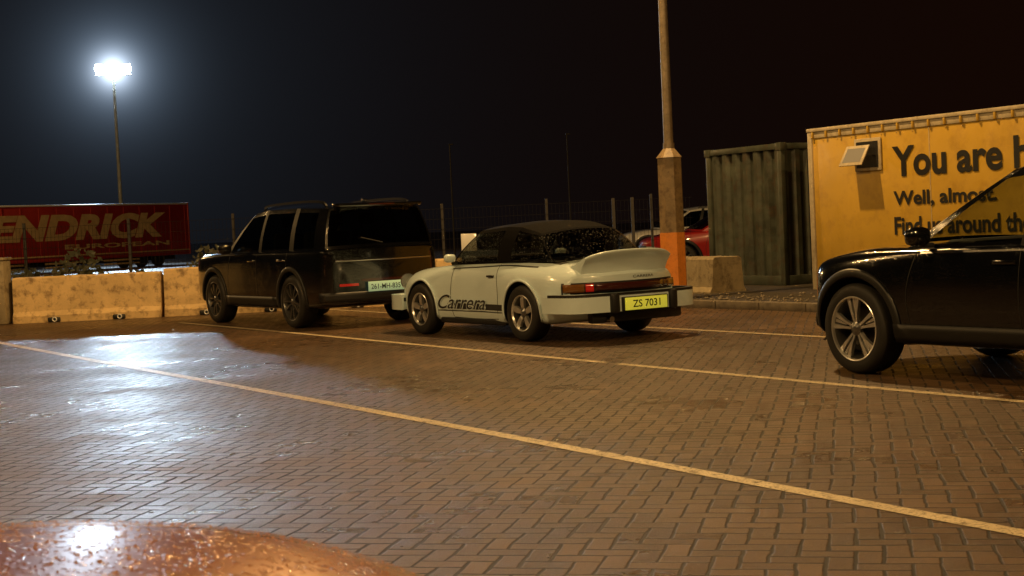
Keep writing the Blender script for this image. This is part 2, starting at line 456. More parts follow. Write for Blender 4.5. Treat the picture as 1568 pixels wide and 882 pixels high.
    # script lettering: white outline under black letters, over the stripe
    text('side_lettering_outline','Carrera',(1.885,.9,.322),(-1,0,0),(0,1,0),M['white'],car,width=1.10,height=.196,shear=.45,off=.045,up=(0,0,1),proj=lambda p:pr.side(p.x,p.z,1,.008))
    text('side_lettering','Carrera',(1.87,.9,.335),(-1,0,0),(0,1,0),M['ink'],car,width=1.07,height=.17,shear=.45,off=.004,up=(0,0,1),proj=lambda p:pr.side(p.x,p.z,1,.012))
    G=M['black']
    for sd in (1,-1):
        lineside('door_gap_front',[(1.56,.24),(1.60,.45),(1.58,.70),(1.56,.855)],.010,pr,car,G,sd)
        lineside('door_gap_rear',[(.52,.30),(.50,.5),(.55,.75),(.58,.86)],.010,pr,car,G,sd)
        lineside('door_gap_bottom',[(.53,.235),(1.0,.225),(1.55,.235)],.008,pr,car,G,sd)
        h=pr.side(.68,.73,sd,.015); rbox('door_handle',(.14,.03,.025),h,M['black'],car,.008)
        rbox('sill',(1.45,.05,.07),(1.13,sd*.765,.195),M['black'],car,.02)
        rbox('door_mirror',(.09,.15,.10),(1.52,sd*.82,.945),M['white'],car,.04,seg=3)
        rbox('mirror_stalk',(.04,.08,.05),(1.53,sd*.75,.89),M['black'],car,.015)
        lineside('belt_trim',[(-.2,.83),(.4,.85),(1.0,.835),(1.6,.82)],.012,pr,car,G,sd,.006)
    return car

# ------------------------------------------------------------ SUVs
def boxy_suv(loc,rz):
    car=empty('suv',loc,rz)
    st=[(-1.03,.87,.36,.70,.86,.98,.82,1.07,1.09,-.10),
        (-.92,.925,.30,.68,.91,1.0,.84,1.09,1.10,-.07),
        (-.5,.945,.27,.66,.93,1.0,.85,1.10,1.10,-.02),
        (0,.95,.26,.66,.935,1.0,.85,1.10,1.10,0),
        (1.4,.94,.25,.66,.93,.99,.86,1.09,1.09,0),
        (2.3,.94,.25,.66,.93,.99,.86,1.09,1.10,0),
        (2.8,.95,.26,.66,.935,.99,.85,1.08,1.11,0),
        (3.35,.94,.30,.66,.92,.97,.83,1.06,1.09,.05),
        (3.66,.90,.36,.64,.88,.93,.80,1.02,1.04,.11),
        (3.74,.86,.40,.62,.85,.86,.77,.95,.97,.15)]
    wb=2.815; r=.375; pi=math.pi
    pr=build_body(car,st,(-.85,2.2,.78,1.04),M['darkpaint'],wb,r,.43,.55)
    cols=[(2.40,.855,1.085,1.66,.70,1.63),(2.27,.86,1.09,1.58,.705,1.65),(1.22,.865,1.09,1.12,.72,1.695),(1.12,.865,1.09,1.04,.72,1.695),(.16,.865,1.09,.12,.72,1.69),(.02,.865,1.09,.0,.72,1.685),(-.62,.86,1.09,-.60,.715,1.665),(-.95,.84,1.09,-.84,.70,1.65)]
    greenhouse(car,cols,[False,True,False,True,False,True,False],.025,(.22,.10),(.07,.07),.065,.02,.01,[M['darkpaint'],M['black']],M['glass'],pill={0:1,2:1,4:1},rear_v0=.08,vt=.90,tr=.96)
    for x in (0,wb):
        for y in (.82,-.82): wheel(car,'wheel',x,y,r,.25,.268,'dark')
        arch('arch_cladding',pr,car,x,r,.428,.50,M['black'],-.3,pi+.3,.012)
    seats(car,[1.2,.2],[.38,-.38],.95,M['trim'],.5)
    for sd in (1,-1):
        sweep('roof_rail',cr(np.array([(1.35,sd*.66,1.69),(1.2,sd*.665,1.755),(.2,sd*.665,1.775),(-.5,sd*.655,1.755),(-.68,sd*.65,1.68)]),4),[(-.02,-.015),(.02,-.015),(.015,.02),(-.015,.02)],M['chrome'],car)
        rbox('door_mirror',(.13,.20,.15),(2.12,sd*1.02,1.15),M['darkpaint'],car,.05,seg=3)
        for x0 in (1.17,.12): lineside('door_gap',[(x0,.36),(x0+.01,.7),(x0,1.07)],.008,pr,car,M['black'],sd)
        lineside('door_gap',[(2.22,.36),(2.25,.7),(2.15,1.07)],.008,pr,car,M['black'],sd)
        patch('sill_cladding',lambda u,v,sd=sd: pr.side(.45+1.95*u,.29+.15*v,sd,.01),10,3,M['black'],car,.01)
        for x0 in (1.35,.3): rbox('door_handle',(.2,.03,.03),pr.side(x0,.96,sd,.012),M['chrome'],car,.01)
        patch('headlamp',lambda u,v,sd=sd: pr.rad(2.6,sd*(.45+.28*u),.82+.16*v,.006),8,3,M['lamp'],car)
        patch('tail_lamp',lambda u,v,sd=sd: pr.rad(-.2,pi-sd*(.45+.26*u),.58+.035*v,.008),8,3,M['tail'],car)
    rbox('roof_spoiler',(.24,1.30,.05),(-.93,0,1.695),M['darkpaint'],car,.02,(0,-.06,0))
    patch('rear_bumper_cladding',lambda u,v: pr.rad(-.2,pi-.95+1.9*u,.37+.13*v,.02),24,3,M['black'],car,.02)
    patch('tail_panel',lambda u,v: pr.rad(-.2,pi-.4+.8*u,.64+.03*v,.006),16,2,M['taild'],car)
    rbox('tailgate_trim',(.02,1.5,.03),(-1.035,0,.93),M['chrome'],car,.008)
    rbox('number_plate',(.015,.56,.135),(-1.075,.0,.56),M['plW'],car,.004)
    text('plate_text','261-MH-835',(-1.084,.24,.523),(0,-1,0),(-1,0,0),M['ink'],car,width=.46,height=.07,off=.008)
    rbox('high_stop_lamp',(.02,.4,.02),(-1.055,0,1.69),M['taild'],car,.004)
    cyl('rear_wiper',.008,.008,(-1.03,.0,1.16),(-1.02,.33,1.24),M['black'],car)
    rbox('roof_antenna',(.12,.04,.05),(-.55,0,1.76),M['darkpaint'],car,.018)
    return car
def crossover(loc,rz,name='crossover_car',paint='navy',style='blade',glass='glassc',steer=0):
    car=empty(name,loc,rz); pnt=M[paint]; pi=math.pi
    st=[(-.86,.82,.36,.65,.80,.92,.74,1.02,1.04,-.18),
        (-.74,.88,.30,.64,.86,.94,.76,1.03,1.05,-.12),
        (-.35,.92,.26,.62,.90,.95,.80,1.03,1.04,-.03),
        (0,.93,.25,.62,.905,.95,.81,1.02,1.03,0),
        (1.3,.915,.24,.60,.90,.92,.83,1.0,1.0,0),
        (2.1,.915,.24,.60,.90,.90,.82,.985,1.01,0),
        (2.68,.93,.25,.60,.90,.89,.77,.975,1.0,0),
        (3.15,.90,.29,.58,.86,.85,.70,.92,.94,.12),
        (3.42,.83,.34,.56,.79,.79,.64,.85,.87,.26),
        (3.52,.78,.38,.54,.74,.72,.58,.77,.79,.32)]
    wb=2.68;r=.36
    pr=build_body(car,st,(-.6,2.1,.74,.94),pnt,wb,r,.415,.5)
    cols=[(2.20,.815,.985,1.34,.66,1.515),(2.08,.825,.985,1.26,.665,1.53),(1.14,.835,1.0,.98,.68,1.565),(1.04,.835,1.0,.90,.68,1.565),(.12,.83,1.01,.04,.665,1.55),(-.02,.825,1.015,-.08,.66,1.545),(-.42,.80,1.04,-.38,.635,1.51),(-.68,.76,1.05,-.52,.61,1.48)]
    greenhouse(car,cols,[False,True,False,True,False,True,False],.03,(.30,.14),(.12,.08),.065,.03,.01,[pnt,M['black']],M[glass],pill={2:1,4:1},rear_v0=.1,vt=.9)
    for x in (0,wb):
        for y in (.80,-.80): wheel(car,'wheel',x,y,r,.235,.258,style,steer if x else 0)
        arch('arch_cladding',pr,car,x,r,.413,.475,M['black'],-.25,pi+.25,.012)
    seats(car,[.95,.0],[.36,-.36],.78,M['trim'],.5)
    rbox('dashboard',(.3,1.3,.16),(1.85,0,.96),M['trim'],car,.05)
    w_=lathe('steering_wheel',[(.165,-.012),(.18,0),(.165,.012),(.15,0)],M['trim'],car,24,True); w_.location=(1.55,-.36,1.0); w_.rotation_euler=(0,0,math.pi/2)
    for sd in (1,-1):
        rbox('door_mirror',(.13,.21,.14),(1.92,sd*1.01,1.08),pnt,car,.055,seg=3)
        rbox('mirror_stalk',(.06,.12,.04),(1.93,sd*.90,1.01),M['black'],car,.015)
        for x0 in (1.09,.05): lineside('door_gap',[(x0,.36),(x0+.02,.65),(x0,.98)],.008,pr,car,M['black'],sd)
        lineside('door_gap',[(2.10,.36),(2.14,.65),(2.04,.96)],.008,pr,car,M['black'],sd)
        lineside('window_trim',[(0,.985),(1.0,.968),(2.0,.955)],.014,pr,car,M['chrome'],sd,.006)
        patch('sill_cladding',lambda u,v,sd=sd: pr.side(.42+1.85*u,.27+.14*v,sd,.012),10,3,M['black'],car,.012)
        for x0 in (1.22,.22): rbox('door_handle',(.2,.03,.03),pr.side(x0,.88,sd,.012),pnt,car,.01)
        patch('headlamp',lambda u,v,sd=sd: pr.rad(2.3,sd*(.36+.3*u),.60+.10*v,.006),8,3,M['lamp'],car)
        patch('tail_lamp',lambda u,v,sd=sd: pr.rad(-.1,pi-sd*(.5+.4*u),.80+.09*v,.008),8,3,M['taild'],car)
        sweep('roof_rail',cr(np.array([(1.1,sd*.63,1.56),(.95,sd*.63,1.615),(.2,sd*.625,1.62),(-.25,sd*.61,1.59),(-.38,sd*.60,1.54)]),4),[(-.015,-.01),(.015,-.01),(.012,.018),(-.012,.018)],M['black'],car)
    patch('grille',lambda u,v: pr.rad(2.3,-.42+.84*u,.52+.2*v,.008),16,5,M['black'],car)
    patch('front_lower_cladding',lambda u,v: pr.rad(2.3,-.7+1.4*u,.36+.1*v,.012),20,3,M['black'],car,.02)
    patch('rear_lower_cladding',lambda u,v: pr.rad(-.1,pi-.9+1.8*u,.37+.16*v,.015),20,3,M['black'],car,.02)
    return car

PH=math.radians(33.5)
sports_car((.79,17.0,0),math.pi/2+PH)
boxy_suv((-2.33,21.37,0),math.pi/2+PH)
crossover((4.92,9.93,0),math.pi/2+math.radians(33),steer=math.radians(-4))
crossover((6.45,33.5,0),math.pi/2+math.radians(90),'parked_car','red','dark','glass')
crossover((6.9,46,0),math.pi/2+math.radians(90),'parked_car','silverc','dark','glass')

# ------------------------------------------------------------ ground
TH=math.radians(31.5); T=Vector((-math.sin(TH),math.cos(TH),0)); N=Vector((math.cos(TH),math.sin(TH),0))
def SN(s,n,z=0): return T*s+N*n+Vector((0,0,z))
m,nt,b=newmat('block_paving')
co=nn(nt,'ShaderNodeTexCoord').outputs['Object']
mp=nn(nt,'ShaderNodeMapping'); mp.inputs['Rotation'].default_value=(0,0,math.radians(13)); mp.inputs['Scale'].default_value=(9.6,9.6,9.6)
nt.links.new(co,mp.inputs[0])
sp=nn(nt,'ShaderNodeSeparateXYZ'); nt.links.new(mp.outputs[0],sp.inputs[0])
wob=noise(nt,co,1.3,2); wob2=noise(nt,co,9,2)
X=math_(nt,'ADD',sp.outputs[0],math_(nt,'MULTIPLY',wob,.5)); X=math_(nt,'ADD',X,math_(nt,'MULTIPLY',wob2,.16))
Y=math_(nt,'ADD',sp.outputs[1],math_(nt,'MULTIPLY',wob,-.4)); Y=math_(nt,'ADD',Y,math_(nt,'MULTIPLY',noise(nt,co,11,2),.16))
i=math_(nt,'FLOOR',X); j=math_(nt,'FLOOR',Y); fx=math_(nt,'SUBTRACT',X,i); fy=math_(nt,'SUBTRACT',Y,j)
k=math_(nt,'FLOORED_MODULO',math_(nt,'SUBTRACT',i,j),4)
e=[math_(nt,'COMPARE',k,float(q),.5) for q in range(4)]
dl=math_(nt,'ADD',fx,e[1]); dr=math_(nt,'ADD',math_(nt,'SUBTRACT',1,fx),e[0])
db=math_(nt,'ADD',fy,e[2]); dt=math_(nt,'ADD',math_(nt,'SUBTRACT',1,fy),e[3])
dist=math_(nt,'MINIMUM',math_(nt,'MINIMUM',dl,dr),math_(nt,'MINIMUM',db,dt))
ii=math_(nt,'SUBTRACT',i,e[1]); jj=math_(nt,'SUBTRACT',j,e[2])
cx=nn(nt,'ShaderNodeCombineXYZ'); nt.links.new(ii,cx.inputs[0]); nt.links.new(jj,cx.inputs[1])
wn=nn(nt,'ShaderNodeTexWhiteNoise'); wn.noise_dimensions='2D'; nt.links.new(cx.outputs[0],wn.inputs[0])
rnd=wn.outputs['Value']
sepc=nn(nt,'ShaderNodeSeparateColor'); nt.links.new(wn.outputs['Color'],sepc.inputs[0])
jw=maprange(nt,noise(nt,co,2.2,4,.6),.35,.65,.0,.06)
joint=maprange(nt,math_(nt,'SUBTRACT',dist,jw),.015,.07)
c=mixc(nt,rnd,(.062,.032,.013),(.130,.068,.027))
shade_patch=maprange(nt,noise(nt,co,.38,5,.65),.38,.60)  # random dark patches stand in for shadow, mixed into the paving colour
c=mixc(nt,math_(nt,'MULTIPLY',shade_patch,.7),c,(.026,.014,.007))
c=mixc(nt,math_(nt,'MULTIPLY',maprange(nt,noise(nt,co,70,4,.75),.45,.70),.55),c,(.22,.12,.05))
c=mixc(nt,joint,(.008,.005,.003),c)
nt.links.new(c,b.inputs['Base Color'])
wet=maprange(nt,noise(nt,co,.55,6,.65),.40,.60)
rg=math_(nt,'ADD',math_(nt,'MULTIPLY',wet,-.16),.38)
rg=math_(nt,'ADD',rg,math_(nt,'MULTIPLY',sepc.outputs[0],.10))
rg=math_(nt,'ADD',rg,math_(nt,'MULTIPLY',math_(nt,'SUBTRACT',1,joint),.3))
nt.links.new(rg,b.inputs['Roughness']); b.inputs['Specular IOR Level'].default_value=.6
grain=noise(nt,co,140,4,.75)
tilt=math_(nt,'MULTIPLY',math_(nt,'MULTIPLY',math_(nt,'SUBTRACT',sepc.outputs[1],.5),fx),.6)
tilt2=math_(nt,'MULTIPLY',math_(nt,'MULTIPLY',math_(nt,'SUBTRACT',sepc.outputs[2],.5),fy),.6)
h=math_(nt,'ADD',math_(nt,'MULTIPLY',joint,1.0),math_(nt,'MULTIPLY',rnd,.3))
h=math_(nt,'ADD',h,math_(nt,'ADD',tilt,tilt2)); h=math_(nt,'ADD',h,math_(nt,'MULTIPLY',grain,1.3))
bn=nn(nt,'ShaderNodeBump'); bn.inputs['Distance'].default_value=.005; bn.inputs['Strength'].default_value=1.0
nt.links.new(h,bn.inputs['Height']); nt.links.new(bn.outputs[0],b.inputs['Normal'])
M['paving']=m
finish('ground',[(-400,-60,0),(400,-60,0),(400,700,0),(-400,700,0)],[(0,1,2,3)],M['paving'],smooth=False)

m,nt,b=newmat('worn_line_paint')
co=nn(nt,'ShaderNodeTexCoord').outputs['Object']
f=maprange(nt,noise(nt,co,12,6,.75),.32,.46)
f2=maprange(nt,noise(nt,co,80,3,.75),.32,.46)
nt.links.new(mixc(nt,noise(nt,co,3,4),(.40,.31,.18),(.80,.68,.46)),b.inputs['Base Color']); b.inputs['Roughness'].default_value=.4
tr=nn(nt,'ShaderNodeBsdfTransparent'); mx=nn(nt,'ShaderNodeMixShader')
nt.links.new(math_(nt,'MULTIPLY',f,f2),mx.inputs[0]); nt.links.new(tr.outputs[0],mx.inputs[1]); nt.links.new(b.outputs[0],mx.inputs[2])
nt.links.new(mx.outputs[0],nt.nodes['Material Output'].inputs[0])
bn=nn(nt,'ShaderNodeBump'); bn.inputs['Distance'].default_value=.003; nt.links.new(noise(nt,co,200,3),bn.inputs['Height']); nt.links.new(bn.outputs[0],b.inputs['Normal'])
M['line']=m
def lane(n,s0,s1,w=.10,parent=None):
    V=[];F=[];K=int((s1-s0)/.5)+1
    for q in range(K+1):
        s=s0+(s1-s0)*q/K; dn=.02*math.sin(s*.35+n)
        V+= [SN(s,n-w/2+dn,.004),SN(s,n+w/2+dn,.004)]
    for q in range(K): F.append((2*q,2*q+1,2*q+3,2*q+2))
    return finish('lane_marking',V,F,M['line'],parent,smooth=False)
marks=empty('road_markings')
lane(4.68,-6,32,.105,marks); lane(7.82,-6,10.95,.095,marks); lane(7.82,11.15,23,.095,marks); lane(10.68,-6,24,.095,marks)

M['asph']=mat('old_asphalt',(.035,.027,.018),.75,var=.4,vscale=2,rvar=.15,bump=1,bscale=60,bdist=.01)
M['kerb']=mat('kerb_concrete',(.16,.13,.09),.7,var=.35,vscale=4,bump=.6,bscale=40,bdist=.004,dirt=(.04,.03,.02),dirtamt=.8)
finish('verge',[SN(-15,13.45,.10),SN(-15,45,.10),SN(26,45,.10),SN(26,13.45,.10)],[(0,1,2,3)],M['asph'],smooth=False)
kb=empty('kerb')
for q in range(44):
    s=-15+q*.92+.45
    rbox('kerb_stone',(.135,.905,.13+random.uniform(-.006,.006)),SN(s,13.38,.05),M['kerb'],kb,.015,(0,0,TH))
V=[];F=[]
for q in range(900):
    s=random.uniform(8,24); n=13.5+abs(random.gauss(0,.6)); r_=random.uniform(.012,.05)*random.uniform(.5,1); p=SN(s,n,.10+r_*.3); bb=len(V)
    for dx,dy,dz in ((1,0,0),(-1,0,0),(0,1,0),(0,-1,0),(0,0,1),(0,0,-1)):
        V.append(p+Vector((dx,dy,dz*.7))*r_*random.uniform(.6,1.2))
    for a,b_,c_ in ((0,2,4),(2,1,4),(1,3,4),(3,0,4),(2,0,5),(1,2,5),(3,1,5),(0,3,5)): F.append((bb+a,bb+b_,bb+c_))
finish('gravel',V,F,M['kerb'],smooth=False)

# ------------------------------------------------------------ containers
M['yellow']=mat('yellow_cladding',(.50,.31,.035),.42,var=.12,vscale=1.2,rvar=.1,bump=.05,bscale=4,dirt=(.30,.17,.03),dirtamt=.45)
M['cream']=mat('cream_trim',(.46,.39,.26),.5,var=.2,vscale=5,dirt=(.2,.15,.1))
M['rust']=mat('weathered_container_paint',(.055,.062,.045),.42,var=.5,vscale=2,rvar=.12,bump=.3,bscale=30,dirt=(.06,.03,.014),dirtamt=.5)
def boxm(name,s0,s1,n0,n1,z0,z1,mat_,parent,bev=.01):
    c=SN((s0+s1)/2,(n0+n1)/2,(z0+z1)/2)
    return rbox(name,(n1-n0,s1-s0,z1-z0),c,mat_,parent,bev,(0,0,TH))
yc=empty('site_office_cabin')
z0=.10; YT=2.51
boxm('shell',9.0,17.0,15.9,18.4,z0+.08,YT,M['yellow'],yc)
boxm('roof_edge',8.97,17.03,15.86,18.44,YT+.005,YT+.06,M['cream'],yc)
boxm('corner_post',16.93,17.02,15.87,15.95,z0,YT,M['cream'],yc,.008)
boxm('base_rail',9,16.92,15.87,15.95,z0,z0+.12,M['black'],yc)
s=16.9
while s>9.2:
    boxm('roof_panel_rib',s-.015,s+.015,15.855,15.90,YT-.09,YT+.003,M['yellow'],yc,.004); s-=.29
for s in (14.6,12.2,10.0): boxm('panel_joint',s-.006,s+.006,15.895,15.90,z0+.2,YT-.1,M['cream'],yc,.001)
boxm('top_band',9,16.92,15.885,15.897,YT-.09,YT+.003,M['cream'],yc,.003)
for q in range(26):
    p=SN(9.2+q*.3,15.893,YT-.13); rbox('rivet',(.012,.012,.012),p,M['cream'],yc,.004)
boxm('window_frame',15.50,16.03,15.87,15.895,1.86,2.34,M['cream'],yc)
boxm('window_opening',15.55,15.98,15.862,15.868,1.91,2.29,M['black'],yc,0)
sash=rbox('open_sash',(.02,.46,.34),SN(15.86,15.70,2.09),M['cream'],yc,.005,(0,math.radians(32),TH))
rbox('sash_glass',(.024,.36,.24),SN(15.86,15.70,2.09),M['lamp'],yc,.0,(0,math.radians(32),TH))
xd=-T
def sgn(txt,s,z,w,h,nm): text(nm,txt,SN(s,15.889,z),xd,-N,M['ink'],yc,width=w,height=h,off=.028,up=(0,0,1))
sgn('You are here.',15.30,1.74,3.36,.44,'lettering')
sgn('Well, almost.',15.30,1.30,1.86,.24,'lettering')
sgn('Find us around the corner.',15.30,.91,3.45,.26,'lettering')
cc=empty('shipping_container')
def corr(name,p0,p1,z0,z1,nrm,pitch=.26,dep=.05):
    L=(p1-p0).length; d=(p1-p0).normalized(); V=[];F=[]; x=0; prof=[]
    while x<L:
        for dx,o_ in ((0,0),(.09,0),(.13,dep),(.22,dep)):
            if x+dx<=L: prof.append((x+dx,o_))
        x+=pitch
    prof.append((L,0))
    for x,o_ in prof:
        for z in (z0,z1):
            p=p0+d*x-nrm*o_; V.append(Vector((p.x,p.y,z)))
    for q in range(len(prof)-1): F.append((2*q,2*q+2,2*q+3,2*q+1))
    return finish(name,V,F,M['rust'],cc,smooth=False)
S0,S1,N0,N1=18.50,20.45,16.65,22.6
zt=2.46
corr('end_wall',SN(S0+.08,N0+.02),SN(S1-.08,N0+.02),z0+.15,zt-.08,-N,.27,.08)
corr('side_wall',SN(S0+.02,N0+.08),SN(S0+.02,N1-.08),z0+.15,zt-.08,-T)
corr('side_wall_back',SN(S1-.02,N0+.08),SN(S1-.02,N1-.08),z0+.15,zt-.08,T)
for ss in (S0,S1-.1):
    for n_ in (N0,N1-.1):
        boxm('corner_post',ss,ss+.1,n_,n_+.1,z0,zt,M['rust'],cc)
        boxm('corner_casting',ss-.012,ss+.125,n_-.012,n_+.125,zt-.12,zt+.01,M['rust'],cc)
boxm('top_rail',S0+.1,S1-.1,N0,N0+.08,zt-.1,zt,M['rust'],cc); boxm('bottom_rail',S0+.1,S1-.1,N0,N0+.1,z0,z0+.16,M['rust'],cc)
boxm('side_top_rail',S0,S0+.08,N0+.1,N1-.1,zt-.1,zt,M['rust'],cc); boxm('side_bottom_rail',S0,S0+.1,N0+.1,N1-.1,z0,z0+.16,M['rust'],cc)
boxm('roof',S0+.05,S1-.05,N0+.05,N1-.05,zt-.06,zt-.02,M['rust'],cc)

# ------------------------------------------------------------ concrete blocks / barriers
M['conc']=mat('weathered_concrete',(.64,.45,.21),.7,var=.22,vscale=2.5,bump=.7,bscale=30,bdist=.006,dirt=(.14,.08,.035),dirtamt=.75)
M['concd']=mat('weathered_concrete_dark',(.30,.24,.14),.7,var=.25,vscale=2.5,bump=.7,bscale=30,bdist=.006,dirt=(.09,.06,.03),dirtamt=.75)
def barrier(loc,L,H,rz,name='concrete_barrier',W=.42,mt='conc'):
    e=empty(name,loc,rz); L2=L/2
    prof=[(-W/2,.0),(-W/2,.12),(-W/2+.05,.20),(-W/2+.09,H-.03),(-W/2+.12,H),(W/2-.12,H),(W/2-.09,H-.03),(W/2-.05,.20),(W/2,.12),(W/2,0)]
    n=len(prof); V=[];F=[]
    NX=24
    for q in range(NX+1):
        x=-L2+L*q/NX; inset=.012 if q in(0,NX) else 0
        for y,z in prof:
            V.append((x+random.uniform(-.002,.002),y*(1-inset)+random.uniform(-.003,.003),max(0,z-inset*.5+(random.uniform(-.006,.006) if z>.1 else 0))))
    for q in range(NX):
        for k_ in range(n):
            k2=(k_+1)%n; F.append((q*n+k_,q*n+k2,(q+1)*n+k2,(q+1)*n+k_))
    F.append(tuple(range(n))[::-1]); F.append(tuple(range(NX*n,NX*n+n)))
    finish('block',V,F,M[mt],e,angle=25)
    for x in (-L*.22,L*.22):
        rbox('fork_pocket',(.22,.06,.085),(x,-W/2-.0,.044),M['ink'],e,.02)
        o=lathe('lifting_eye',[(.035,-.01),(.045,0),(.035,.01),(.025,0)],M['silverc'],e,16,True); o.location=(x+.02,-W/2-.05,.05)
    return e
barrier((-7.44,26,0),2.58,.80,0); barrier((-4.80,26.05,0),2.58,.84,.01); barrier((-2.15,26.1,0),2.58,.78,0)
barrier(SN(18.85,15.05,.0)[:],1.6,.66,TH+math.pi/2,'concrete_block',.75,'concd')
bp=empty('concrete_pillar',(-9.0,25.9,0)); rbox('pillar',(.42,.40,1.12),(-.02,0,.56),M['concd'],bp,.03); rbox('pillar_cap',(.46,.44,.05),(-.02,0,1.142),M['concd'],bp,.015)

# ------------------------------------------------------------ fence
M['galv']=mat('galvanised_steel',(.030,.026,.022),.7,var=.4)
M['wire']=mat('fence_wire',(.008,.007,.006),.8,spec=.2)
V=[];F=[]
fe=empty('mesh_fence')
def addbox(V,F,x0,x1,y0,y1,z0,z1):
    b=len(V); V+=[(x0,y0,z0),(x1,y0,z0),(x1,y1,z0),(x0,y1,z0),(x0,y0,z1),(x1,y0,z1),(x1,y1,z1),(x0,y1,z1)]
    F+=[(b+3,b+2,b+1,b),(b+4,b+5,b+6,b+7),(b,b+1,b+5,b+4),(b+1,b+2,b+6,b+5),(b+2,b+3,b+7,b+6),(b+3,b,b+4,b+7)]
x=-14.
while x<3.6:
    addbox(V,F,x-.002,x+.002,29.0,29.005,.05,1.70); x+=.075
for z in np.arange(.1,1.75,.2): addbox(V,F,-14,3.6,28.99,28.996,z-.003,z+.003)
finish('wire_mesh',V,F,M['wire'],fe,smooth=False)
V=[];F=[]; x=-13.6; 
while x<3.9:
    addbox(V,F,x-.025,x+.025,29.01,29.06,0,1.80); x+=2.05
for x in (2.05,2.42): addbox(V,F,x-.03,x+.03,28.9,28.96,0,1.75)
finish('posts',V,F,M['galv'],fe,smooth=False)
rbox('fence_sign',(.30,.02,.34),(-.80,28.95,1.02),M['silverc'],fe,.004)
V=[];F=[]
for q in range(3600):
    x=random.uniform(-10,-3); base=.55+.25*math.sin(x*2.1)+.2*math.sin(x*5.3); z=random.uniform(0,max(.1,base)+.3); y=27.6+random.gauss(0,.3)
    a=random.uniform(0,6.28); l=random.uniform(.03,.08); bb=len(V); d=Vector((math.cos(a)*l,random.uniform(-.5,.5)*l,math.sin(a)*l)); w=Vector((-d.z,0,d.x))*.5
    p=Vector((x,y,z)); V+=[p-d,p+w,p+d,p-w]; F.append((bb,bb+1,bb+2,bb+3))
M['leaf']=mat('shrub_leaves',(.04,.04,.018),.6,var=.4)
finish('shrubs',V,F,M['leaf'],smooth=False)

# ------------------------------------------------------------ trailer
M['tred']=mat('red_curtain',(.34,.022,.018),.55,var=.25,vscale=.8,bump=.3,bscale=1.5,bdist=.05)
M['tcream']=mat('cream_lettering',(.62,.44,.22),.5,var=.2)
td=Vector((.52,.854,0)); rzt=math.atan2(td.y,td.x)
tl=empty('articulated_lorry_trailer',Vector((-18.4,85,0))-td*9.2,rzt)
L=18.4
rbox('curtain_side',(L,2.5,2.75),(0,1.25,2.05),M['tred'],tl,.03)
rbox('top_rail',(L+.04,2.56,.09),(0,1.25,3.46),M['silverc'],tl,.02)
rbox('bottom_rail',(L+.02,2.54,.14),(0,1.25,.63),M['tred'],tl,.02)
rbox('reflective_stripe',(L,.02,.07),(0,-.012,.84),M['tcream'],tl,.004)
rbox('rear_door_frame',(.08,2.58,2.95),(L/2+.04,1.25,2.05),M['tred'],tl,.02)
for px in (-4,0,4): 
    rbox('side_guard',(2.6,.05,.10),(px,.06,.46),M['tcream'],tl,.01); rbox('side_guard_lower',(2.6,.05,.08),(px,.06,.26),M['tcream'],tl,.01)
rbox('chassis',(L-1,1.2,.25),(0,1.25,.45),M['black'],tl,.02)
for x in (4.4,5.7,7.0):
    w_=lathe('trailer_wheel',[(0,.0),(.28,.0),(.30,-.05),(.36,-.0),(.40,-.02),(.42,-.06),(.42,-.3),(0,-.3)],M['rubber'],tl,32); w_.location=(x,.15,.42); w_.rotation_euler=(0,0,math.pi)
for q in range(16): rbox('curtain_strap',(.04,.015,2.6),(-L/2+.6+q*1.17,-.008,2.05),M['tred'],tl,.003)
text('lettering','KENDRICK',(-6.6,-.022,1.62),(1,0,0),(0,-1,0),M['tcream'],tl,width=14.0,height=1.38,shear=.25,off=.05)
text('small_lettering','EUROPEAN',(.0,-.022,1.16),(1,0,0),(0,-1,0),M['tcream'],tl,width=7.6,height=.25,off=.03)

# ------------------------------------------------------------ lamps
M['poleg']=mat('galvanised_pole',(.24,.19,.13),.5,metal=.3,var=.25,vscale=6,dirt=(.12,.08,.04),dirtamt=.7)
M['mastg']=mat('floodlight_mast_steel',(.40,.43,.40),.6,metal=.1,var=.25)
M['bconc']=mat('painted_column_base',(.24,.17,.09),.55,var=.35,vscale=5,bump=.5,bscale=35,bdist=.004,dirt=(.09,.055,.03),dirtamt=.8)
M['orange']=mat('orange_paint',(.75,.26,.04),.45,var=.12,vscale=6,bump=.3,bscale=35,dirt=(.4,.12,.03),dirtamt=.4)
M['sodium']=mat('sodium_lamp_glass',(.9,.6,.3),.3,emit=(1,.6,.22),es=25)
M['led']=mat('floodlight_glass',(.9,.9,.9),.3,emit=(.80,.92,1),es=60)
WARM=(1,.60,.22)
def light(parent,loc,power,col,radius=.14,name='lamp_light'):
    l=bpy.data.lights.new(name,'POINT'); l.energy=power; l.color=col; l.shadow_soft_size=radius
    o=bpy.data.objects.new(name,l); COL.objects.link(o); o.parent=parent; o.location=loc; return o
